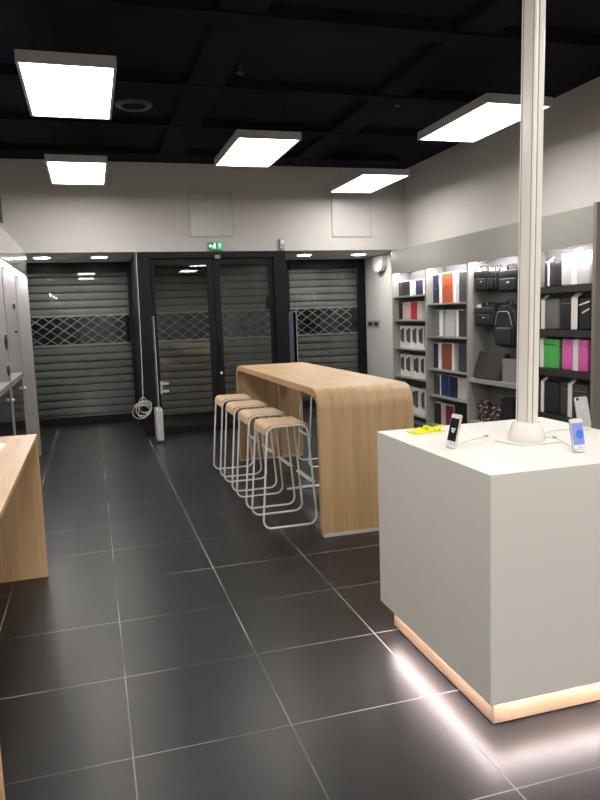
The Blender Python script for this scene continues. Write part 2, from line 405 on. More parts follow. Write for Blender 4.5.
downlight(-.555, 10.05, 'round downlight in the soffit, leftmost of the four, above the left window')
downlight(.185, 10.05, 'round downlight in the soffit just left of the door frame')
downlight(3.12, 10.05, 'round downlight in the soffit just right of the door frame')
downlight(3.99, 10.05, 'round downlight in the soffit, rightmost of the four, near the alarm box')

# things on the back bulkhead
M['wallpanel'] = mat('hatch_white', (.52, .505, .49), .3, var=.02); M['groove2'] = mat('hatch_edge', (.43, .42, .41), .5)
def hatch(x0, x1, z0, z1, label):
    t = thing('access_panel', label, 'panel', ((x0+x1)/2, YB, z0), 'square panels on the back bulkhead')
    B('panel_plate', 'wallpanel', (x0+.012, x1-.012, YB-.012, YB-.0005, z0+.012, z1-.012), t)
    bm = bmesh.new()
    for e in ((x0, x0+.012, z0, z1), (x1-.012, x1, z0, z1), (x0+.012, x1-.012, z0, z0+.012), (x0+.012, x1-.012, z1-.012, z1)): box(bm, e[0], e[1], YB-.016, YB-.0005, e[2], e[3])
    obj('panel_frame', bm, 'groove2', t)
hatch(1.35, 1.935, 2.63, 3.21, 'square flat grey panel on the back wall above the exit sign')
hatch(3.34, 3.93, 2.625, 3.22, 'square flat grey panel on the back wall under the farthest light panel')
t = thing('exit_sign', 'small green lit exit sign above the double doors', 'exit sign', (1.665, YB-.03, 2.46))
B('housing', 'plastic_grey', (1.57, 1.76, YB-.05, YB-.001, 2.455, 2.56), t, .006)
B('sign_face', 'exit_dark', (1.576, 1.70, YB-.056, YB-.05, 2.461, 2.554), t)
B('lit_end', 'exit', (1.70, 1.756, YB-.058, YB-.05, 2.461, 2.554), t)
bm = bmesh.new(); yq = (YB-.059, YB-.056)
prism(bm, [(1.586, 2.507), (1.606, 2.530), (1.606, 2.515), (1.628, 2.515), (1.628, 2.499), (1.606, 2.499), (1.606, 2.484)], 'y', *yq); obj('arrow', bm, 'exit_white', t)
bm = bmesh.new()
bmesh.ops.create_cone(bm, cap_ends=True, segments=10, radius1=.008, radius2=.008, depth=.003, matrix=Matrix.Translation((1.664, YB-.0575, 2.541)) @ Matrix.Rotation(PI/2, 4, 'X'))
for a, b in (((1.662, 2.531), (1.655, 2.502)), ((1.662, 2.527), (1.645, 2.514)), ((1.660, 2.527), (1.676, 2.512)), ((1.655, 2.503), (1.640, 2.488)), ((1.640, 2.488), (1.634, 2.470)), ((1.656, 2.503), (1.670, 2.490)), ((1.670, 2.490), (1.668, 2.468))):
    tube(bm, [(a[0], YB-.0575, a[1]), (b[0], YB-.0575, b[1])], .0045, 6)
obj('running_figure', bm, 'exit_white', t)
bm = bmesh.new(); box(bm, 1.722, 1.738, *(YB-.061, YB-.058), 2.495, 2.535); obj('door_pictogram', bm, 'exit_white', t)
t = thing('motion_sensor', 'small grey sensor on the back wall above the right corner of the door frame', 'sensor', (2.595, YB-.03, 2.45))
B('sensor_body', 'plastic_grey', (2.56, 2.635, YB-.05, YB-.001, 2.455, 2.60), t, .012)
B('sensor_lens', 'plastic_white', (2.575, 2.62, YB-.056, YB-.049, 2.53, 2.585), t, .003)
# alarm box + switch plate on the recess wall
t = thing('alarm_box', 'white rounded alarm box high on the white recess wall under the soffit', 'alarm', (XR, 10.28, 2.18))
bm = bmesh.new(); prism(bm, [(10.10, 2.42), (10.46, 2.42), (10.46, 2.26), (10.42, 2.215), (10.35, 2.19), (10.21, 2.19), (10.14, 2.215), (10.10, 2.26)], 'x', XR-.09, XR-.0005); obj('alarm_case', bm, 'plastic_white', t)
B('alarm_lens', 'plastic_grey', (XR-.10, XR-.085, 10.22, 10.34, 2.165, 2.195), t, .004)
t = thing('switch_plate', 'grey double switch plate on the white recess wall beside the right window', 'switch', (XR, 10.65, 1.3))
B('plate', 'plastic_grey', (XR-.012, XR-.0005, 10.42, 10.92, 1.305, 1.42), t, .003)
for a in (10.46, 10.71): B('rocker', 'rail', (XR-.02, XR-.011, a, a+.17, 1.33, 1.395), t, .003)
t = thing('wall_speaker', 'black wall speaker high at the left edge beside the black ceiling', 'speaker', (-.98, 8.6, 2.7))
B('speaker_case', 'alu_black', (-1.03, -.855, 8.42, 8.62, 2.70, 2.975), t, .008)
B('speaker_bracket', 'rail', (XL, -1.03, 8.5, 8.54, 2.82, 2.86), t)
B('speaker_grille', 'black', (-1.01, -.875, 8.41, 8.421, 2.72, 2.955), t)
t = thing('ceiling_speaker', 'round dark fitting on the black ceiling right of the nearest light panel', 'ceiling fitting', (.53, 6.9, ZC))
bm = bmesh.new(); lathe(bm, [(.17, 0), (.17, -.02), (.14, -.04), (.12, -.02)], .53, 6.9, 32, ZC); obj('rim', bm, 'duct', t, True)
bm = bmesh.new(); lathe(bm, [(.115, 0), (.115, -.025), (.05, -.035)], .53, 6.9, 32, ZC); obj('cone', bm, 'beam', t, True)
for i, (x, y, lb) in enumerate(((1.30, 5.75, 'tiny ceiling sprinkler above the middle light panel'), (2.95, 6.35, 'tiny ceiling sprinkler left of the right hand light panel'), (.95, 4.35, 'tiny ceiling sprinkler near the top left corner of the ceiling'))):
    bm = bmesh.new(); lathe(bm, [(.012, 0), (.012, -.05), (.03, -.052), (.03, -.058), (.008, -.07)], x, y, 16, ZC); tag(obj('sprinkler', bm, 'duct', None, True), lb, 'sprinkler', 'ceiling sprinklers')

# ------------------------------------------------------------------ cord and security antennas by the door
def spring(cx, cz, y, r, n, ph):
    return [(cx + r*math.cos(ph+2*PI*k/24)*(1+.12*math.sin(k*.7+ph)), y+.004*math.sin(k*1.1+ph), cz + r*math.sin(ph+2*PI*k/24)*(1+.1*math.cos(k*.5+ph))) for k in range(n)]
pts = [(.635, YB-.03, 2.47), (.634, YB-.045, 2.40), (.630, YB-.05, 1.9), (.624, YB-.05, 1.3), (.615, YB-.05, .80), (.606, YB-.055, .56)]
for (cx, cz, r, n, ph) in ((.60, .50, .045, 26, 1.4), (.60, .40, .095, 30, 1.6), (.575, .375, .11, 30, 1.2), (.63, .42, .085, 28, .3), (.60, .36, .075, 26, 2.0)):
    pts += spring(cx, cz, YB-.06 - random.random()*.03, r, n, ph)
bm = bmesh.new(); tube(bm, pts, .0042, 6)
tag(obj('coiled_cord', bm, 'cable_white', None, True), 'thin white cord hanging down the door frame and ending in a loose coil', 'cord')
M['edge_clear'] = mat('frosted_edge', (.42, .42, .47), .3, var=.05)
def antenna(x, y0, y1, label):
    t = thing('security_antenna', label, 'security gate', (x, (y0+y1)/2, 0), 'shop security antennas at the door')
    bm = bmesh.new(); box(bm, x-.042, x+.004, y0, y1, .03, .435, .012); box(bm, x+.008, x+.045, y0, y1, .03, .435, .012); box(bm, x-.03, x+.03, y0+.01, y1-.01, .03, .425)
    obj('pedestal', bm, 'steel', t)
    B('base_plate', 'rail', (x-.06, x+.06, y0-.02, y1+.02, 0, .03), t, .004)
    B('acrylic_panel', 'acrylic', (x-.006, x+.006, y0+.01, y1-.01, .43, 1.60), t)
    bm = bmesh.new(); tube(bm, fillet([(x, y0+.004, .43), (x, y0+.004, 1.6), (x, y1-.004, 1.6), (x, y1-.004, .43)], .03), .0045, 6); obj('edge_profile', bm, 'edge_clear', t, True)
antenna(.765, 8.86, 9.12, 'slim clear security antenna with steel foot left of the doors')
antenna(2.60, 8.80, 9.15, 'slim clear security antenna right of the doors behind the bar table')

# ------------------------------------------------------------------ bar table
t = thing('bar_table', 'long light oak bar table bent in one piece with rounded corners', 'table', (1.85, 5.9, 0))
Y0, Y1, H, R_, th = 4.515, 7.36, 1.05, .15, .05
o_, i_ = [(Y0, .025)], [(Y0+th, .025)]
for k in range(13):
    a = PI - k*PI/24; o_.append((Y0+R_+R_*math.cos(a), H-R_+R_*math.sin(a))); i_.append((Y0+R_+(R_-th)*math.cos(a), H-R_+(R_-th)*math.sin(a)))
for k in range(13):
    a = PI/2 - k*PI/24; o_.append((Y1-R_+R_*math.cos(a), H-R_+R_*math.sin(a))); i_.append((Y1-R_+(R_-th)*math.cos(a), H-R_+(R_-th)*math.sin(a)))
o_.append((Y1, .025)); i_.append((Y1-th, .025))
bm = bmesh.new(); strip_solid(bm, o_, i_, 'x', 1.472, 2.188)
obj('bent_top', bm, 'oak', t, True)
B('foot', 'foot', (1.482, 2.18, Y0-.003, Y0+th-.004, 0, .025), t); B('foot', 'foot', (1.482, 2.18, Y1-th+.004, Y1+.003, 0, .025), t)
bm = bmesh.new(); tube(bm, [(1.84, 7.0, 0), (1.84, 7.0, H-th)], .012, 10); obj('support_post', bm, 'chrome', t, True)
bm = bmesh.new(); tube(bm, [(1.6, 5.9, .012), (2.06, 5.9, .012)], .011, 8); obj('floor_rail', bm, 'white_metal', t, True)

# ------------------------------------------------------------------ stools
M['oak_seat'] = wood('seat_oak', (.47, .315, .175), (.62, .45, .28), (.9, 30, .9))
def make_stool(x, y, label, group, s=1):
    """x,y: middle of the foot; s=+1 leans its footrest side towards +x"""
    t = thing('bar_stool', label, 'stool', (x, y, 0), group)
    r = .0082; D = .19
    def ring(yy, ys):
        z1 = .764
        q = [(x-s*.205, yy, r), (x+s*.215, yy, r), (x+s*.158, ys, z1), (x-s*.145, ys, z1)]
        return fillet(q, .062, 7, True)
    for yy in (-D, D):
        bm = bmesh.new(); tube(bm, ring(y+yy, y+yy*.97), r, 8, True); obj('leg_loop', bm, 'white_metal', t, True)
    zf = .335; fx = x+s*(.158+.057*(1-zf/.764))
    bm = bmesh.new(); prism(bm, [(fx-.022, zf-.006), (fx+.016, zf-.012), (fx+.018, zf-.002), (fx-.020, zf+.006)], 'y', y-D*.985, y+D*.985); obj('footrest', bm, 'white_metal', t)
    z1 = .776
    path = fillet([(x-s*.162, 0, .70), (x-s*.150, 0, z1), (x+s*.163, 0, z1), (x+s*.170, 0, .735)], .066, 8)
    inn = fillet([(x-s*.151, 0, .70), (x-s*.140, 0, z1-.011), (x+s*.153, 0, z1-.011), (x+s*.159, 0, .735)], .056, 8)
    bm = bmesh.new(); strip_solid(bm, [(p.x, p.z) for p in path], [(p.x, p.z) for p in inn], 'y', y-D+.003, y+D-.003)
    obj('bent_seat', bm, 'oak_seat', t, True)
    return t
G = 'stools along the left side of the bar table'
s0 = make_stool(1.325, 5.03, 'nearest white wire stool with bent oak seat at the bar table', G)
dup(s0, (1.322, 5.615, 0), 'second nearest wire stool along the left of the bar table', G)
dup(s0, (1.325, 6.215, 0), 'third wire stool along the left of the bar table, second from the doors', G)
dup(s0, (1.328, 6.82, 0), 'farthest wire stool on the left of the bar table, nearest the doors', G)
make_stool(2.26, 6.86, 'wire stool seen under the bar table on its far right side', 'stools right of the bar table', -1)

# ------------------------------------------------------------------ desk at the left edge
t = thing('oak_desk', 'light oak counter desk cut off by the left edge of the photo', 'desk', (-.68, 3.35, 0))
DX0, DX1, DY0, DY1, DH = -1.0, -.357, 2.17, 4.5, .90
bm = bmesh.new(); prism(bm, [(DY0, DH), (DY0, DH-.020), (DY1, DH-.020), (DY1, DH)], 'x', DX0, DX1); obj('desk_top', bm, 'oak_desk', t)
B('desk_leg', 'oak_desk', (DX0, DX1, DY1-.04, DY1-.001, 0, DH-.020), t, .002); B('desk_leg', 'oak_desk', (DX0, DX1, DY0+.001, DY0+.04, 0, DH-.020), t, .002)
# leaflet lying on it, sprung open
bm = bmesh.new()
o_ = [(-.70+.022*k, DH+.002+.028*math.sin(k/9*PI)**1.2) for k in range(10)]; i_ = [(a, b-.0015) for a, b in o_]
strip_solid(bm, o_, i_, 'y', 4.02, 4.20)
t = tag(obj('leaflet', bm, 'paper'), 'white bent leaflet on the oak desk at the left edge', 'leaflet')
bm = bmesh.new(); box(bm, -.72, -.505, 3.84, 3.99, DH+.0005, DH+.004); tag(obj('leaflet', bm, 'paper'), 'flat white leaflet on the oak desk in front of the bent one', 'leaflet')

# ------------------------------------------------------------------ left wall unit
M['led_left'] = emission('led_left', (1., .93, .95), 48.)
M['dark_glass'] = mat('dark_glass', (.012, .016, .015), .08, 0, spec=.6)
def left_bay(y0, y1, label, counter):
    t = thing('wall_unit', label, 'display unit', (-.88, (y0+y1)/2, 0), 'display units along the left wall')
    xf, xb = -.66, XL+.001
    B('back_panel', 'left_in', (xb, xb+.02, y0+.02, y1-.02, .05, 2.10), t)
    B('side_panel', 'left_in', (xb, xf, y1-.02, y1, 0, 2.10), t); B('side_panel', 'left_in', (xb, xf, y0, y0+.02, 0, 2.10), t)
    B('header', 'leftcab', (xb, xf, y0, y1, 2.10, 2.39), t)
    B('plinth', 'cab_dark', (xb, xf-.03, y0+.02, y1-.02, 0, .05), t)
    l = B('light_strip', 'led_left', (xf-.05, xf-.02, y0+.03, y1-.03, 2.088, 2.099), t); l['label'] = 'white light strip under the header'
    if counter:
        B('counter_top', 'left_in', (xb+.02, xf+.005, y0+.02, y1-.02, 1.07, 1.10), t, .003)
        B('shelf', 'shelf', (xb+.02, xf-.06, y0+.02, y1-.02, .55, .57), t)
        w = y1-y0-.04
        for k in range(1):
            a = y0+.02+k*w; bm = bmesh.new(); F = .018
            for e in ((a+.002, a+F, .06, 1.065), (a+w-F, a+w-.002, .06, 1.065), (a+F, a+w-F, .06, .06+F), (a+F, a+w-F, 1.065-F, 1.065)): box(bm, xf-.02, xf-.002, e[0], e[1], e[2], e[3])
            dr = obj('glass_door', bm, 'shelf', t)
            B('pane', 'dark_glass', (xf-.014, xf-.008, a+F-.002, a+w-F+.002, .06+F-.002, 1.065-F+.002), dr)
            for zz in (.95, .42):
                bm = bmesh.new(); bmesh.ops.create_uvsphere(bm, u_segments=12, v_segments=8, radius=.013, matrix=Matrix.Translation((xf+.010, a+w-.05, zz))); obj('knob', bm, 'plastic_white', dr, True)
    return t
left_bay(7.3, 8.75, 'left wall display unit nearest the shutters, bare light panels to the floor', False)
left_bay(6.22, 7.295, 'left wall display unit with white counter, second from the shutters', True)
left_bay(5.14, 6.215, 'left wall display unit at the left photo edge with glass doors below', True)
def hung(y, z, x, label, hh):
    t = thing('hanging_earphones', label, 'earphones', (x, y, z), 'small dark goods hanging in the left units')
    bm = bmesh.new(); tube(bm, [(x, y+.11, z+hh*.5), (x, y-.03, z+hh*.5)], .004, 6); obj('hook', bm, 'steel', t)
    bm = bmesh.new(); lathe(bm, [(.004, -hh*.5), (.010, -hh*.3), (.014, 0), (.008, hh*.3), (.004, hh*.48)], x, y, 12, z); obj('earphone_body', bm, 'black', t, True)
    return t
hung(7.17, 1.74, -.68, 'uppermost small dark item hanging by the left unit divider', .06)
hung(7.17, 1.50, -.68, 'tiny dark item hanging below the uppermost one in the left unit', .03)
hung(6.09, 1.43, -.66, 'dark earphones hanging at mid height at the left photo edge', .13)
hung(6.09, 1.20, -.66, 'lowest dark item hanging just above the white counter at left', .09)

# ------------------------------------------------------------------ right wall display bays
XF, XB = 4.20, XR-.001
EDG = [9.32, 8.265, 7.215, 6.14, 5.085]
def bay(i, label, shelves, dark=True):
    y1, y0 = EDG[i], EDG[i+1]
    t = thing('wall_display', label, 'display unit', (4.34, (y0+y1)/2, 0), 'grey display bays along the right wall')
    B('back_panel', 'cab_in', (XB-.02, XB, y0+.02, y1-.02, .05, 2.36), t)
    B('side_panel', 'cab', (XF, XB, y1-.02, y1, 0, 2.41), t); B('side_panel', 'cab', (XF, XB, y0+.0005, y0+.02, 0, 2.41), t)
    B('header', 'cab', (XF, XF+.03, y0+.02, y1-.02, 2.085, 2.41), t)
    B('top_board', 'cab', (XF+.03, XB-.02, y0+.02, y1-.02, 2.36, 2.41), t)
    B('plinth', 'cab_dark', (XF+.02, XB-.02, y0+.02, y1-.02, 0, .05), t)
    l = B('light_strip', 'led', (XF+.035, XF+.06, y0+.03, y1-.03, 2.090, 2.102), t); l['label'] = 'white light strip under the header'
    B('strip_bracket', 'cab', (XF+.03, XF+.065, y0+.02, y1-.02, 2.1025, 2.112), t)
    for z, kind in shelves:
        if kind == 's':
            B('shelf', 'shelf', (XF+.02, XB-.02, y0+.02, y1-.02, z-.02, z), t, .002)
        elif kind == 'S':
            B('shelf', 'cab', (XF+.01, XB-.02, y0+.02, y1-.02, z-.05, z), t, .003)
        elif kind == 'd':
            bm = bmesh.new(); box(bm, XF+.03, XB-.02, y0+.02, y1-.02, z-.02, z); box(bm, XF+.03, XF+.045, y0+.02, y1-.02, z-.06, z-.02)
            obj('shelf', bm, 'rail', t)
        else:
            bm = bmesh.new(); box(bm, XB-.06, XB-.02, y0+.03, y1-.03, z-.02, z+.02)
            obj('hanging_rail', bm, 'rail', t)
    return t
bay(0, 'grey wall display bay nearest the shutters, five rows of small cases', [(1.765, 's'), (1.432, 's'), (1.035, 's'), (.632, 's'), (.125, 's')])
bay(1, 'grey wall display bay of boxed tablet cases, second from the shutters', [(1.64, 's'), (1.222, 's'), (.80, 's'), (.458, 's'), (.065, 's')])
bay(2, 'grey wall display bay of black bags, just left of the white pole', [(1.99, 'r'), (1.60, 'r'), (.762, 'S'), (.26, 'S')])
bay(3, 'grey wall display bay with green and pink sleeves, right of the white pole', [(1.745, 'd'), (1.335, 'd'), (.955, 'd'), (.51, 'd'), (.06, 'd')])
tag(B('end_panel', 'cab_end', (4.17, XB, 5.04, 5.083, 0, 2.425)), 'dark grey upright end panel closing the right wall display at the right edge', 'panel')

# ---- goods on the right wall: every box, bag and sleeve a thing of its own
FX = 4.30
def case(y0, y1, z0, h, colour, label, group, depth=.075, tray='paper', yaw=0., badge=False, white=.0):
    """a coloured cover in a white card tray; white = width of tray showing on the near side"""
    cy = (y0+y1)/2
    t = thing('boxed_case', label, 'case', (FX+.03, cy, z0), group)
    B('card_tray', tray, (FX+.004, FX+depth, y0-white, y1, z0, z0+h), t, .004)
    B('cover', colour, (FX-.008, FX+.016, y0+.004, y1-.002, z0+.006, z0+h-.006), t, .005)
    if badge:
        bm = bmesh.new(); lathe(bm, [(.014, 0), (.014, .002)], 0, 0, 14)
        bmesh.ops.rotate(bm, verts=bm.verts, cent=(0, 0, 0), matrix=Matrix.Rotation(-PI/2, 3, 'Y')); bmesh.ops.translate(bm, verts=bm.verts, vec=(FX-.0075, cy, z0+h*.52))
        obj('emblem', bm, 'silver', t)
    t.rotation_euler.z = math.radians(yaw)
    return t
def picture_box(y0, y1, z0, h, label, group):
    cy = (y0+y1)/2; w = y1-y0
    t = thing('product_box', label, 'box', (FX+.03, cy, z0), group)
    B('carton', 'paper', (FX, FX+.07, y0+.006, y1-.006, z0, z0+h), t, .003)
    B('printed_phone', 'picture', (FX-.003, FX+.002, cy-w*.30, cy+w*.06, z0+h*.24, z0+h*.90), t, .001)
    B('printed_phone', 'dark_grey', (FX-.003, FX+.002, cy+w*.10, cy+w*.36, z0+h*.30, z0+h*.84), t, .001)
    return t
g1, g2, g3, g4 = 'cases on the first display bay', 'picture cartons on the first display bay', 'boxed covers on the second display bay', 'sleeves on the fourth display bay'
z = 1.765
case(9.185, 9.285, z, .205, 'charcoal', 'charcoal case at the far end of the top row nearest the shutters', g1)
case(8.935, 9.17, z, .212, 'jet', 'wide black case in white tray, top row of the first bay', g1, white=.06)
case(8.535, 8.74, z, .212, 'navy', 'navy case at the near end of the first bay top row', g1)
z = 1.432
case(9.18, 9.285, z, .245, 'jet', 'black case in the second row of the first bay', g1)
case(8.91, 9.165, z, .25, 'blush', 'blush pink case between the black and red ones', g1)
case(8.72, 8.895, z, .256, 'red', 'bright red case in the second row of the first bay', g1)
case(8.54, 8.70, z, .25, 'stone', 'pale stone case beside the bright red one', g1)
zs = (('third row', 1.035, .31, ((9.10, 9.285), (8.905, 9.09), (8.71, 8.89), (8.525, 8.70))), ('fourth row', .632, .305, ((9.12, 9.285), (8.92, 9.11), (8.65, 8.87), (8.50, 8.64))))
wh = ('farthest', 'second farthest', 'second nearest', 'nearest')
for rn, z, h, ys in zs:
    for w, (a, b) in zip(wh, ys):
        picture_box(max(a, 8.295), b, z, h, '%s white picture carton in the %s of the first bay' % (w, rn), g2)
picture_box(8.95, 9.21, .125, .36, 'tall white carton low in the first bay, beside the bar table edge', g2)
picture_box(8.67, 8.93, .125, .36, 'tall white carton low in the first bay, middle one', g2)
picture_box(8.50, 8.64, .125, .36, 'tall white carton low in the first bay, next to the divider', g2)
z = 1.64
case(8.085, 8.235, z, .37, 'navy', 'tall navy cover in the top row of the second bay', g3, white=.075, badge=True)
case(7.735, 7.995, z, .378, 'orange', 'tall orange cover in the top row of the second bay', g3, white=.07, badge=True)
case(7.30, 7.57, z, .37, 'dark_grey', 'tall dark grey cover in the top row of the second bay', g3, badge=True)
z = 1.222
case(8.09, 8.235, z, .335, 'mid_grey', 'mid grey cover with white edge, second row of the second bay', g3, white=.085)
case(7.67, 7.925, z, .332, 'light_grey', 'pale grey cover under the tall orange one', g3, white=.07)
case(7.30, 7.58, z, .33, 'dark_grey', 'dark grey cover at the near end of the second bay second row', g3)
z = .80
case(8.125, 8.235, z, .335, 'navy', 'narrow navy cover in white tray, third row of the second bay', g3, white=.075)
case(7.77, 8.02, z, .34, 'rust', 'rust brown cover in the third row of the second bay', g3, white=.06)
case(7.30, 7.59, z, .322, 'dark_grey', 'dark grey cover at the near end of the second bay third row', g3, tray='mid_grey')
z = .458
case(8.09, 8.235, z, .27, 'dark_grey', 'dark grey cover with white edge in the fourth row of the second bay', g3, white=.04)
case(7.846, 8.045, z, .274, 'blue', 'medium blue cover in the fourth row of the second bay', g3)
case(7.63, 7.83, z, .27, 'navy', 'navy cover beside the medium blue one', g3)
case(7.33, 7.62, z, .27, 'stone', 'pale stone cover beside the blue ones', g3)
z = .065
case(8.065, 8.235, z, .285, 'jet', 'black cover in the lowest row of the second bay', g3)
case(7.935, 8.05, z, .285, 'rose', 'pale rose cover between black and maroon ones', g3)
case(7.735, 7.92, z, .287, 'maroon', 'maroon cover in the lowest row behind the left phone', g3)
case(7.40, 7.70, z, .355, 'jet', 'tall black box in the lowest row beside the maroon cover', g3, tray='jet')

def rbox(bm, x0, x1, y0, y1, z0, z1, r): box(bm, x0, x1, y0, y1, z0, z1, r, 4)
def laptop_bag(y0, y1, z0, z1, label, group, hook_to=None, x0=4.27, x1=4.385, badge=True):
    cy = (y0+y1)/2; h = z1-z0
    t = thing('laptop_bag', label, 'bag', (x1-.03, cy, z0), group)
    bm = bmesh.new(); rbox(bm, x0+.02, x1, y0, y1, z0, z1, min(.025, (y1-y0)*.3)); obj('bag_body', bm, 'black', t, True)
    bm = bmesh.new(); mg = min(.03, (y1-y0)*.15); rbox(bm, x0, x0+.035, y0+mg, y1-mg, z0+.015, z0+h*.62, .012); obj('front_pocket', bm, 'black', t, True)
    bm = bmesh.new(); rbox(bm, x0+.008, x0+.03, y0+mg*.4, y1-mg*.4, z0+h*.66, z1-.008, .008); obj('flap', bm, 'strap', t, True)
    bm = bmesh.new(); xm = (x0+x1)/2+.01
    hw = min(.09, (y1-y0)*.4); tube(bm, fillet([(xm, cy-hw, z1-.01), (xm, cy-hw*.85, z1+.055), (xm, cy+hw*.85, z1+.055), (xm, cy+hw, z1-.01)], .03), min(.010, hw*.3), 8); obj('carry_handle', bm, 'strap', t, True)
    if badge:
        bm = bmesh.new(); rbox(bm, x0-.004, x0+.004, cy-.05, cy+.0, z0+h*.36, z0+h*.46, .004); l = obj('badge', bm, 'silver', t); l['label'] = 'small silver badge'
    bm = bmesh.new(); box(bm, x0+.03, x0+.034, y1-min(.13, (y1-y0)*.8), y1-mg, z1-.01, z1+.03); l = obj('hang_tag', bm, 'paper', t); l['label'] = 'white swing tag'
    if hook_to is not None:
        bm = bmesh.new(); tube(bm, fillet([(XB-.05, cy, hook_to-.01), (xm, cy, hook_to-.01), (xm, cy, z1+.045)], .015), .005, 6); obj('hook', bm, 'steel', t, True)
    return t
gb = 'black bags in the third display bay'
laptop_bag(6.92, 7.185, 1.757, 1.985, 'black laptop bag at the top left of the third bay', gb, 2.0, 4.255, 4.37)
for k, (a, w) in enumerate(((6.86, 'first'), (6.79, 'second'), (6.72, 'third'))):
    laptop_bag(a, a+.055, 1.76, 1.975-.004*k, 'thin black bag hung edge on, %s behind the top left laptop bag' % w, gb, 2.0, 4.265, 4.38, False)
laptop_bag(6.33, 6.69, 1.725, 1.96, 'black laptop bag in the top row half hidden by the white pole', gb, 2.0, 4.255, 4.37)
laptop_bag(6.80, 7.185, 1.361, 1.575, 'black laptop bag with raised handle, second row of the third bay', gb, 1.6, 4.255, 4.37)
# backpack
t = thing('backpack', 'black backpack hanging beside the white pole in the third bay', 'backpack', (4.33, 6.55, 1.13), gb)
bm = bmesh.new()
prism(bm, [(6.37, 1.17), (6.43, 1.133), (6.69, 1.133), (6.75, 1.18), (6.775, 1.35), (6.74, 1.52), (6.66, 1.60), (6.48, 1.60), (6.39, 1.53), (6.345, 1.35)], 'x', 4.265, 4.40)
bmesh.ops.bevel(bm, geom=bm.edges[:], offset=.022, segments=3, affect='EDGES'); obj('pack_body', bm, 'black', t, True)
bm = bmesh.new(); rbox(bm, 4.235, 4.28, 6.42, 6.71, 1.155, 1.35, .02); obj('front_pocket', bm, 'black', t, True)
bm = bmesh.new(); tube(bm, fillet([(4.255, 6.72, 1.38), (4.25, 6.68, 1.52), (4.25, 6.46, 1.52), (4.255, 6.41, 1.38)], .06), .004, 6); obj('zip_line', bm, 'plastic_grey', t, True)
bm = bmesh.new(); tube(bm, fillet([(4.34, 6.62, 1.59), (4.34, 6.60, 1.635), (4.34, 6.53, 1.635), (4.34, 6.51, 1.59)], .02), .009, 8); obj('grab_loop', bm, 'strap', t, True)
bm = bmesh.new(); tube(bm, fillet([(XB-.05, 6.565, 1.6), (4.34, 6.565, 1.612), (4.34, 6.565, 1.628)], .01), .005, 6); obj('hook', bm, 'steel', t, True)
for a in (6.44, 6.66):
    bm = bmesh.new(); box(bm, 4.402, 4.412, a-.02, a+.02, 1.20, 1.585, .003); obj('shoulder_strap', bm, 'strap', t)
# briefcase on the shelf
t = thing('briefcase', 'dark brown leather briefcase leaning on the shelf of the third bay', 'bag', (4.33, 6.93, .762), gb)
bm = bmesh.new(); prism(bm, [(4.225, .762), (4.385, .762), (4.40, 1.05), (4.335, 1.06)], 'y', 6.62, 7.17)
bmesh.ops.bevel(bm, geom=bm.edges[:], offset=.018, segments=3, affect='EDGES'); obj('leather_body', bm, 'brown', t, True)
bm = bmesh.new(); prism(bm, [(4.2535, .86), (4.268, .86), (4.344, 1.063), (4.33, 1.066)], 'y', 6.63, 7.16); obj('flap', bm, 'brown', t)
for a, zz, dx in ((6.80, .86, 0.), (7.12, 1.03, 0.)):
    bm = bmesh.new(); bmesh.ops.create_uvsphere(bm, u_segments=10, v_segments=8, radius=.016, matrix=Matrix.Translation((4.225+(zz-.762)*.37+.008, a, zz))); obj('stud', bm, 'silver', t, True)
t = tag(B('grey_box', 'box_grey', (4.27, 4.44, 6.36, 6.61, .762, 1.01), None, .006), 'plain grey box on the shelf beside the brown briefcase', 'box')
def floral_bag(y0, y1, z0, z1, tilt, label):
    t = thing('floral_bag', label, 'bag', (4.33, (y0+y1)/2, z0), 'floral pouches at the bottom of the third bay')
    bm = bmesh.new(); w = y1-y0
    prism(bm, [(y0, z0), (y1, z0), (y1-w*.06, z1-.02), (y0+w*.5, z1), (y0+w*.1, z1-.03)], 'x', 4.27, 4.38)
    bmesh.ops.bevel(bm, geom=bm.edges[:], offset=.02, segments=3, affect='EDGES'); obj('pouch', bm, 'floral', t, True)
    bm = bmesh.new(); tube(bm, [(4.263, y0+w*.12, z1-.055), (4.263, y1-w*.1, z1-.05)], .006, 6); obj('zip', bm, 'strap', t, True)
floral_bag(6.90, 7.14, .26, .515, 0, 'floral patterned pouch at the bottom left of the third bay')
floral_bag(6.64, 6.885, .26, .485, 0, 'floral patterned pouch, nearer one beside the dark box')
tag(B('dark_carton', 'jet', (4.25, 4.42, 6.38, 6.60, .26, .585), None, .006), 'black carton beside the white pole at the bottom of the third bay', 'box')

def sleeve(y0, y1, z0, h, colour, label, side=None, tagw=.07, tagpos=None, depth=.10, x0=4.275):
    cy = (y0+y1)/2
    t = thing('laptop_sleeve', label, 'sleeve', (x0+depth/2, cy, z0), g4)
    bm = bmesh.new(); rbox(bm, x0, x0+depth, y0, y1, z0, z0+h, .022); obj('sleeve_body', bm, colour, t, True)
    bm = bmesh.new(); tube(bm, fillet([(x0-.001, y0+.03, z0+h*.80), (x0-.001, y1-.03, z0+h*.80)], .01), .004, 6); obj('zip', bm, side or 'strap', t, True)
    if tagpos is not None:
        yy = y0+tagpos*(y1-y0)
        bm = bmesh.new()
        o_ = [(x0-.003, z0+.008), (x0-.003, z0+h-.01), (x0+.02, z0+h+.004), (x0+depth*.5, z0+h+.03)]
        i_ = [(x0-.0065, z0+.008), (x0-.0065, z0+h-.008), (x0+.018, z0+h+.008), (x0+depth*.5, z0+h+.034)]
        strip_solid(bm, o_, i_, 'y', yy-tagw/2, yy+tagw/2); l = obj('belly_band', bm, 'tag', t); l['label'] = 'pale card band'
    return t
z = 1.745
sleeve(5.735, 5.90, z, .25, 'charcoal', 'charcoal sleeve in the top row right of the white pole', tagpos=.5, tagw=.03)
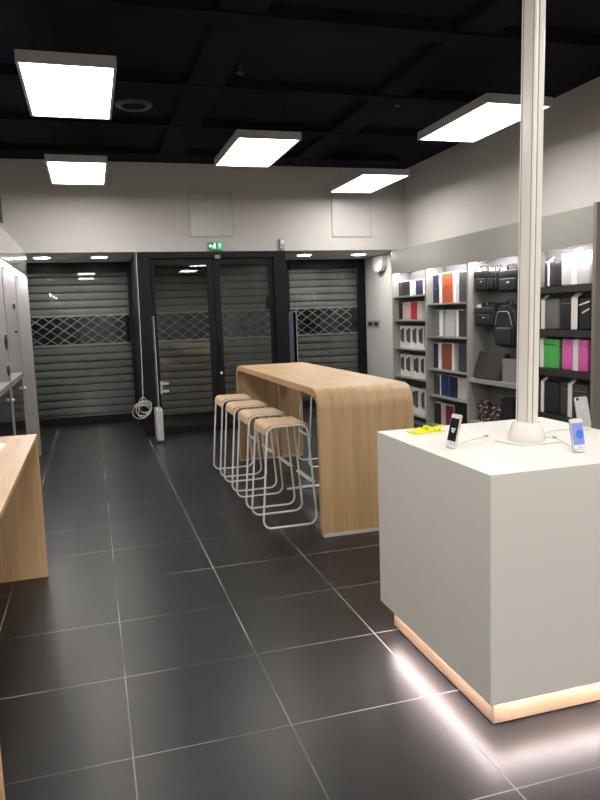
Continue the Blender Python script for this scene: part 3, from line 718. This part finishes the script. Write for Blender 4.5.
for k, w in enumerate(('left', 'right')):
    sleeve(5.695-.04*k, 5.727-.04*k, z, .235, 'charcoal', 'thin charcoal sleeve standing edge on, %s of two by the clear sleeve' % w, depth=.12)
sleeve(5.255, 5.645, z, .30, 'pvc', 'large clear grey sleeve in the top right corner of the fourth bay', side='tag', tagpos=.48, tagw=.085)
z = 1.335
sleeve(5.665, 5.925, z, .30, 'grey_nylon', 'grey sleeve with pale band, second row beside the white pole', side='mid_grey', tagpos=.90, tagw=.06)
sleeve(5.40, 5.65, z, .31, 'jet', 'black sleeve with wide pale band in the second row of the fourth bay', side='mid_grey', tagpos=.14, tagw=.085)
t = sleeve(5.22, 5.385, z, .295, 'black', 'black case with white strap ends at the right of the second row')
bm = bmesh.new(); strip_solid(bm, [(5.235, z+.265), (5.37, z+.235)], [(5.235, z+.250), (5.37, z+.222)], 'x', 4.268, 4.274); strip_solid(bm, [(5.24, z+.20), (5.33, z+.165)], [(5.24, z+.185), (5.33, z+.150)], 'x', 4.268, 4.274); obj('strap_end', bm, 'tag', t)
z = .955
sleeve(5.665, 5.935, z, .292, 'green', 'bright green sleeve in the third row of the fourth bay', side='green_dark', tagpos=.92, tagw=.06, depth=.13)
sleeve(5.255, 5.62, z, .30, 'pink', 'bright pink sleeve in the third row of the fourth bay', side='rose', tagpos=.42, tagw=.07, depth=.13)
z = .51
sleeve(5.655, 5.93, z, .32, 'black', 'black sleeve with pale band under the green one', tagpos=.88, tagw=.05)
t = sleeve(5.24, 5.64, z, .33, 'dark_grey', 'dark grey sleeve with pale band under the pink one', side='mid_grey', tagpos=.60, tagw=.06)

# ------------------------------------------------------------------ the white island
IX0, IX1, IY0, IY1 = 1.292, 2.215, 2.07, 3.07
t = thing('display_island', 'large white square display island with a lit oak plinth', 'display counter', ((IX0+IX1)/2, (IY0+IY1)/2, 0))
B('island_body', 'island', (IX0, IX1, IY0, IY1, .145, 1.0), t, .0025)
B('plinth', 'oak_plinth', (1.362, 2.14, 2.163, 3.066, .006, .145), t, .002)
B('plinth_base', 'rail', (1.372, 2.13, 2.173, 3.056, 0, .006), t)
bm = bmesh.new(); h0, h1 = .136, .1445
box(bm, 1.338, 1.348, 2.13, 3.03, h0, h1); box(bm, 1.349, 2.17, 2.13, 2.14, h0, h1); box(bm, 2.160, 2.17, 2.141, 3.03, h0, h1)
l = obj('light_strip', bm, 'led_isl', t); l['label'] = 'glowing light strip under the overhang'
# power pole
PX, PY = 1.785, 2.575
t = thing('power_pole', 'off-white grooved power pole rising from the island to the ceiling', 'pole', (PX, PY, 1.0))
ax, ay, c = .024, .053, .011
prof = []
for sx, sy in ((1, 1), (-1, 1), (-1, -1), (1, -1)):
    ang0 = math.atan2(sy, sx) - PI/4
    cx, cy = PX+sx*(ax-c), PY+sy*(ay-c)
    for k in range(5): prof.append((cx+c*math.cos(ang0+k*PI/8), cy+c*math.sin(ang0+k*PI/8)))
TILT = Matrix.Translation((PX, PY, 1.05)) @ Matrix.Rotation(math.radians(.75), 4, 'Y') @ Matrix.Translation((-PX, -PY, -1.05))
bm = bmesh.new(); prism(bm, prof, 'z', 1.05, ZC); bmesh.ops.transform(bm, matrix=TILT, verts=bm.verts); obj('pole_profile', bm, 'pole', t, True)
bm = bmesh.new()
for e in ((PX-.012, PX-.007, PY-ay-.0012, PY-ay+.004), (PX-.012, PX-.007, PY+ay-.004, PY+ay+.0012), (PX-ax-.0012, PX-ax+.004, PY+.030, PY+.034), (PX-ax-.0012, PX-ax+.004, PY-.040, PY-.036), (PX+ax-.004, PX+ax+.0012, PY+.030, PY+.034), (PX+ax-.004, PX+ax+.0012, PY-.040, PY-.036)):
    box(bm, *e, 1.06, ZC-.002)
bmesh.ops.transform(bm, matrix=TILT, verts=bm.verts)
g = obj('groove', bm, 'groove', t); g['label'] = 'grey lengthwise grooves'
bm = bmesh.new(); lathe(bm, [(.077, 0), (.079, .005), (.076, .025), (.067, .055), (.060, .072), (.056, .078), (.046, .080)], PX, PY, 40, 1.0); obj('base_collar', bm, 'pole_gloss', t, True)
# phones
def slab(bm, w, h, d, r):
    pr = []
    for sx, sy in ((1, 1), (-1, 1), (-1, -1), (1, -1)):
        a0 = math.atan2(sy, sx) - PI/4
        for k in range(5): pr.append((sx*(w/2-r)+r*math.cos(a0+k*PI/8), sy*(h/2-r)+r*math.sin(a0+k*PI/8)))
    prism(bm, pr, 'y', -d/2, d/2)
def pose(o, loc, rz, tilt): o.matrix_basis = Matrix.Translation(loc) @ Matrix.Rotation(rz, 4, 'Z') @ Matrix.Rotation(tilt, 4, 'X')
def phone(loc, rz, tilt, label, kind, w=.067, h=.138):
    """built upright around its foot, face to -y, then leaned back on its little stand"""
    t = thing('smartphone', label, 'phone', (0, 0, 0), 'phones on show on the island')
    zz = h/2+.012
    def part(name, m, w_, h_, d_, y, r, dz=0, dx=0):
        bm = bmesh.new(); slab(bm, w_, h_, d_, r); bmesh.ops.translate(bm, verts=bm.verts, vec=(dx, y, zz+dz)); return obj(name, bm, m, t, True)
    if kind == 'dark':
        part('phone_body', 'gold', w, h, .0075, 0, .009); part('front_glass', 'paper', w-.003, h-.003, .001, -.004, .008)
        part('screen', 'black_gloss', w-.007, h-.036, .001, -.0046, .001)
        for k in range(3): part('screen_text', 'screen_lit', .030-.006*k, .004, .0006, -.0052, .0005, .004-.007*k)
        part('home_button', 'silver_metal', .011, .011, .0008, -.0046, .0054, -h/2+.009)
    elif kind == 'lit':
        part('phone_body', 'silver_metal', w, h, .0075, 0, .009); part('front_glass', 'paper', w-.003, h-.003, .001, -.004, .008)
        part('screen', 'lav', w-.007, h-.036, .001, -.0046, .001)
        s_ = part('screen_disc', 'screen_blue', .036, .036, .0006, -.0053, .0179, -.002, .008); s_['label'] = 'round blue picture on the screen'
        part('home_button', 'silver_metal', .011, .011, .0008, -.0046, .0054, -h/2+.009)
    else:
        part('phone_body', 'silver_metal', w, h, .0075, 0, .010)
        part('camera_lens', 'black_gloss', .013, .013, .002, -.0045, .0062, h/2-.011, -w/2+.013)
        # bitten fruit emblem with a leaf
        bm = bmesh.new(); pr = []
        for k in range(28):
            an = 2*PI*k/28; rr = .0085*(1 - .10*abs(math.sin(an))**8) * (1 if abs(math.atan2(math.sin(an), math.cos(an))) > .42 else .66)
            pr.append((rr*math.cos(an)*.94, rr*math.sin(an)))
        prism(bm, pr, 'y', -.0048, -.0036); prism(bm, [(0, .0095), (.0015, .013), (.0045, .0145), (.003, .011)], 'y', -.0048, -.0036)
        bmesh.ops.translate(bm, verts=bm.verts, vec=(0, 0, zz+.022)); e_ = obj('emblem', bm, 'emblem', t); e_['label'] = 'bright fruit shaped emblem'
    bm = bmesh.new(); box(bm, -.022, .022, -.012, .018, .001, .0115, .003); obj('holder_foot', bm, 'paper', t)
    bm = bmesh.new(); prism(bm, [(.0045, .012), (.012, .012), (.010, .07), (.0045, .07)], 'x', -.012, .012); obj('holder_back', bm, 'paper', t)
    pose(t, loc, rz, tilt)
    return t
phone((1.404, 2.552, 1.0), math.radians(-84), math.radians(-14), 'phone with black screen and pale gold rim at the left of the island', 'dark', .064, .132)
phone((1.803, 2.252, 1.0), math.radians(4), math.radians(-12), 'phone with lavender screen and blue disc at the right of the island', 'lit', .060, .122)
phone((2.155, 2.655, 1.0), math.radians(2), math.radians(-14), 'silver phone seen from its back at the far right of the island', 'back', .07, .142)
# security leads
def lead(pts, label, tip=None):
    t = thing('security_lead', label, 'cable', pts[0], 'security leads on the island')
    bm = bmesh.new(); tube(bm, fillet(pts, .03, 5), .0022, 6); obj('lead_cord', bm, 'cable_white', t, True)
    if tip:
        d = (Vector(tip[1])-Vector(tip[0])).normalized()*.022
        bm = bmesh.new(); tube(bm, [Vector(tip[0]), Vector(tip[0])+d], .0042, 8); obj('plug', bm, 'groove', t, True)
zt = 1.0035
lead([(1.445, 2.585, zt), (1.56, 2.66, zt), (1.672, 2.705, zt)], 'white lead between the left phone and its plug', ((1.655, 2.70, 1.0045), (1.70, 2.716, 1.0045)))
lead([(1.69, 2.66, zt), (1.645, 2.60, zt), (1.672, 2.458, zt), (1.78, 2.445, zt), (1.885, 2.452, zt)], 'white lead looped in front of the pole collar')
lead([(1.815, 2.285, zt), (1.86, 2.40, zt), (1.90, 2.52, zt), (1.868, 2.575, zt)], 'white lead from the lavender phone to the pole collar', ((1.905, 2.53, 1.0045), (1.90, 2.56, 1.0045)))
lead([(2.14, 2.67, zt), (2.02, 2.69, zt), (1.875, 2.62, zt)], 'white lead from the silver phone to the pole collar')
# crumpled yellow ribbon
bm = bmesh.new()
for k in range(9):
    n = 22; pa = []
    cx, cy = 1.44+.0115*k + random.uniform(-.01, .01), 2.955 + random.uniform(-.035, .03); ph = random.uniform(0, 6); rx, ry = random.uniform(.025, .045), random.uniform(.02, .04)
    zz = 1.004 + .0012*k
    P3 = [(cx+rx*math.cos(ph+2*PI*i/n*.9)*(1+.3*math.sin(3*i/n*PI+ph)), cy+ry*math.sin(ph+2*PI*i/n*.9), max(1.003, zz+.006*math.sin(i*.6+ph))) for i in range(n)]
    rows = [[bm.verts.new((x, y, z_+dz)) for dz in (0, .009)] + [bm.verts.new((x+.0012, y+.0012, z_+dz)) for dz in (.009, 0)] for x, y, z_ in P3]
    for r, s in zip(rows, rows[1:]):
        for q in range(4): bm.faces.new((r[q], r[(q+1) % 4], s[(q+1) % 4], s[q]))
    bm.faces.new(rows[0][::-1]); bm.faces.new(rows[-1])
for (a, b) in (((1.53, 2.93), (1.575, 2.965)), ((1.545, 2.90), (1.565, 2.99)), ((1.42, 2.93), (1.41, 3.0))):
    box(bm, min(a[0], b[0]), max(a[0], b[0])+.004, min(a[1], b[1]), max(a[1], b[1]), 1.0005, 1.0045)
zmin = min(v.co.z for v in bm.verts)
bmesh.ops.translate(bm, verts=bm.verts, vec=(0, 0, 1.0003-zmin))
tag(obj('yellow_ribbon', bm, 'yellow'), 'crumpled bright yellow ribbon heap at the far left corner of the island', 'ribbon')

# ------------------------------------------------------------------ camera, world
cam = bpy.data.cameras.new('camera'); co = bpy.data.objects.new('camera', cam); C.objects.link(co); S.camera = co
cam.sensor_fit = 'VERTICAL'; cam.sensor_height = 36; cam.sensor_width = 27; cam.lens = 694.57/800*36; cam.clip_start = .05; cam.clip_end = 100
R = [[0.95694, 0.03469, -0.28821], [-0.06879, 0.99165, -0.10904], [0.28202, 0.12417, 0.95134]]
def bw(r): return Vector((r[0], r[2], -r[1]))
rt, up, bk = bw(R[0]).normalized(), -bw(R[1]).normalized(), -bw(R[2]).normalized()
m = Matrix.Identity(4)
for i in range(3): m[i][0], m[i][1], m[i][2] = rt[i], up[i], bk[i]
m.translation = (0, 0, 1.58); co.matrix_world = m
w = bpy.data.worlds.new('night'); S.world = w; w.use_nodes = True
w.node_tree.nodes['Background'].inputs[0].default_value = (.02, .022, .035, 1); w.node_tree.nodes['Background'].inputs[1].default_value = .5
S.view_settings.view_transform = 'Standard'; S.view_settings.look = 'None'; S.view_settings.gamma = 1; S.view_settings.exposure = .42
S.view_settings.use_curve_mapping = False
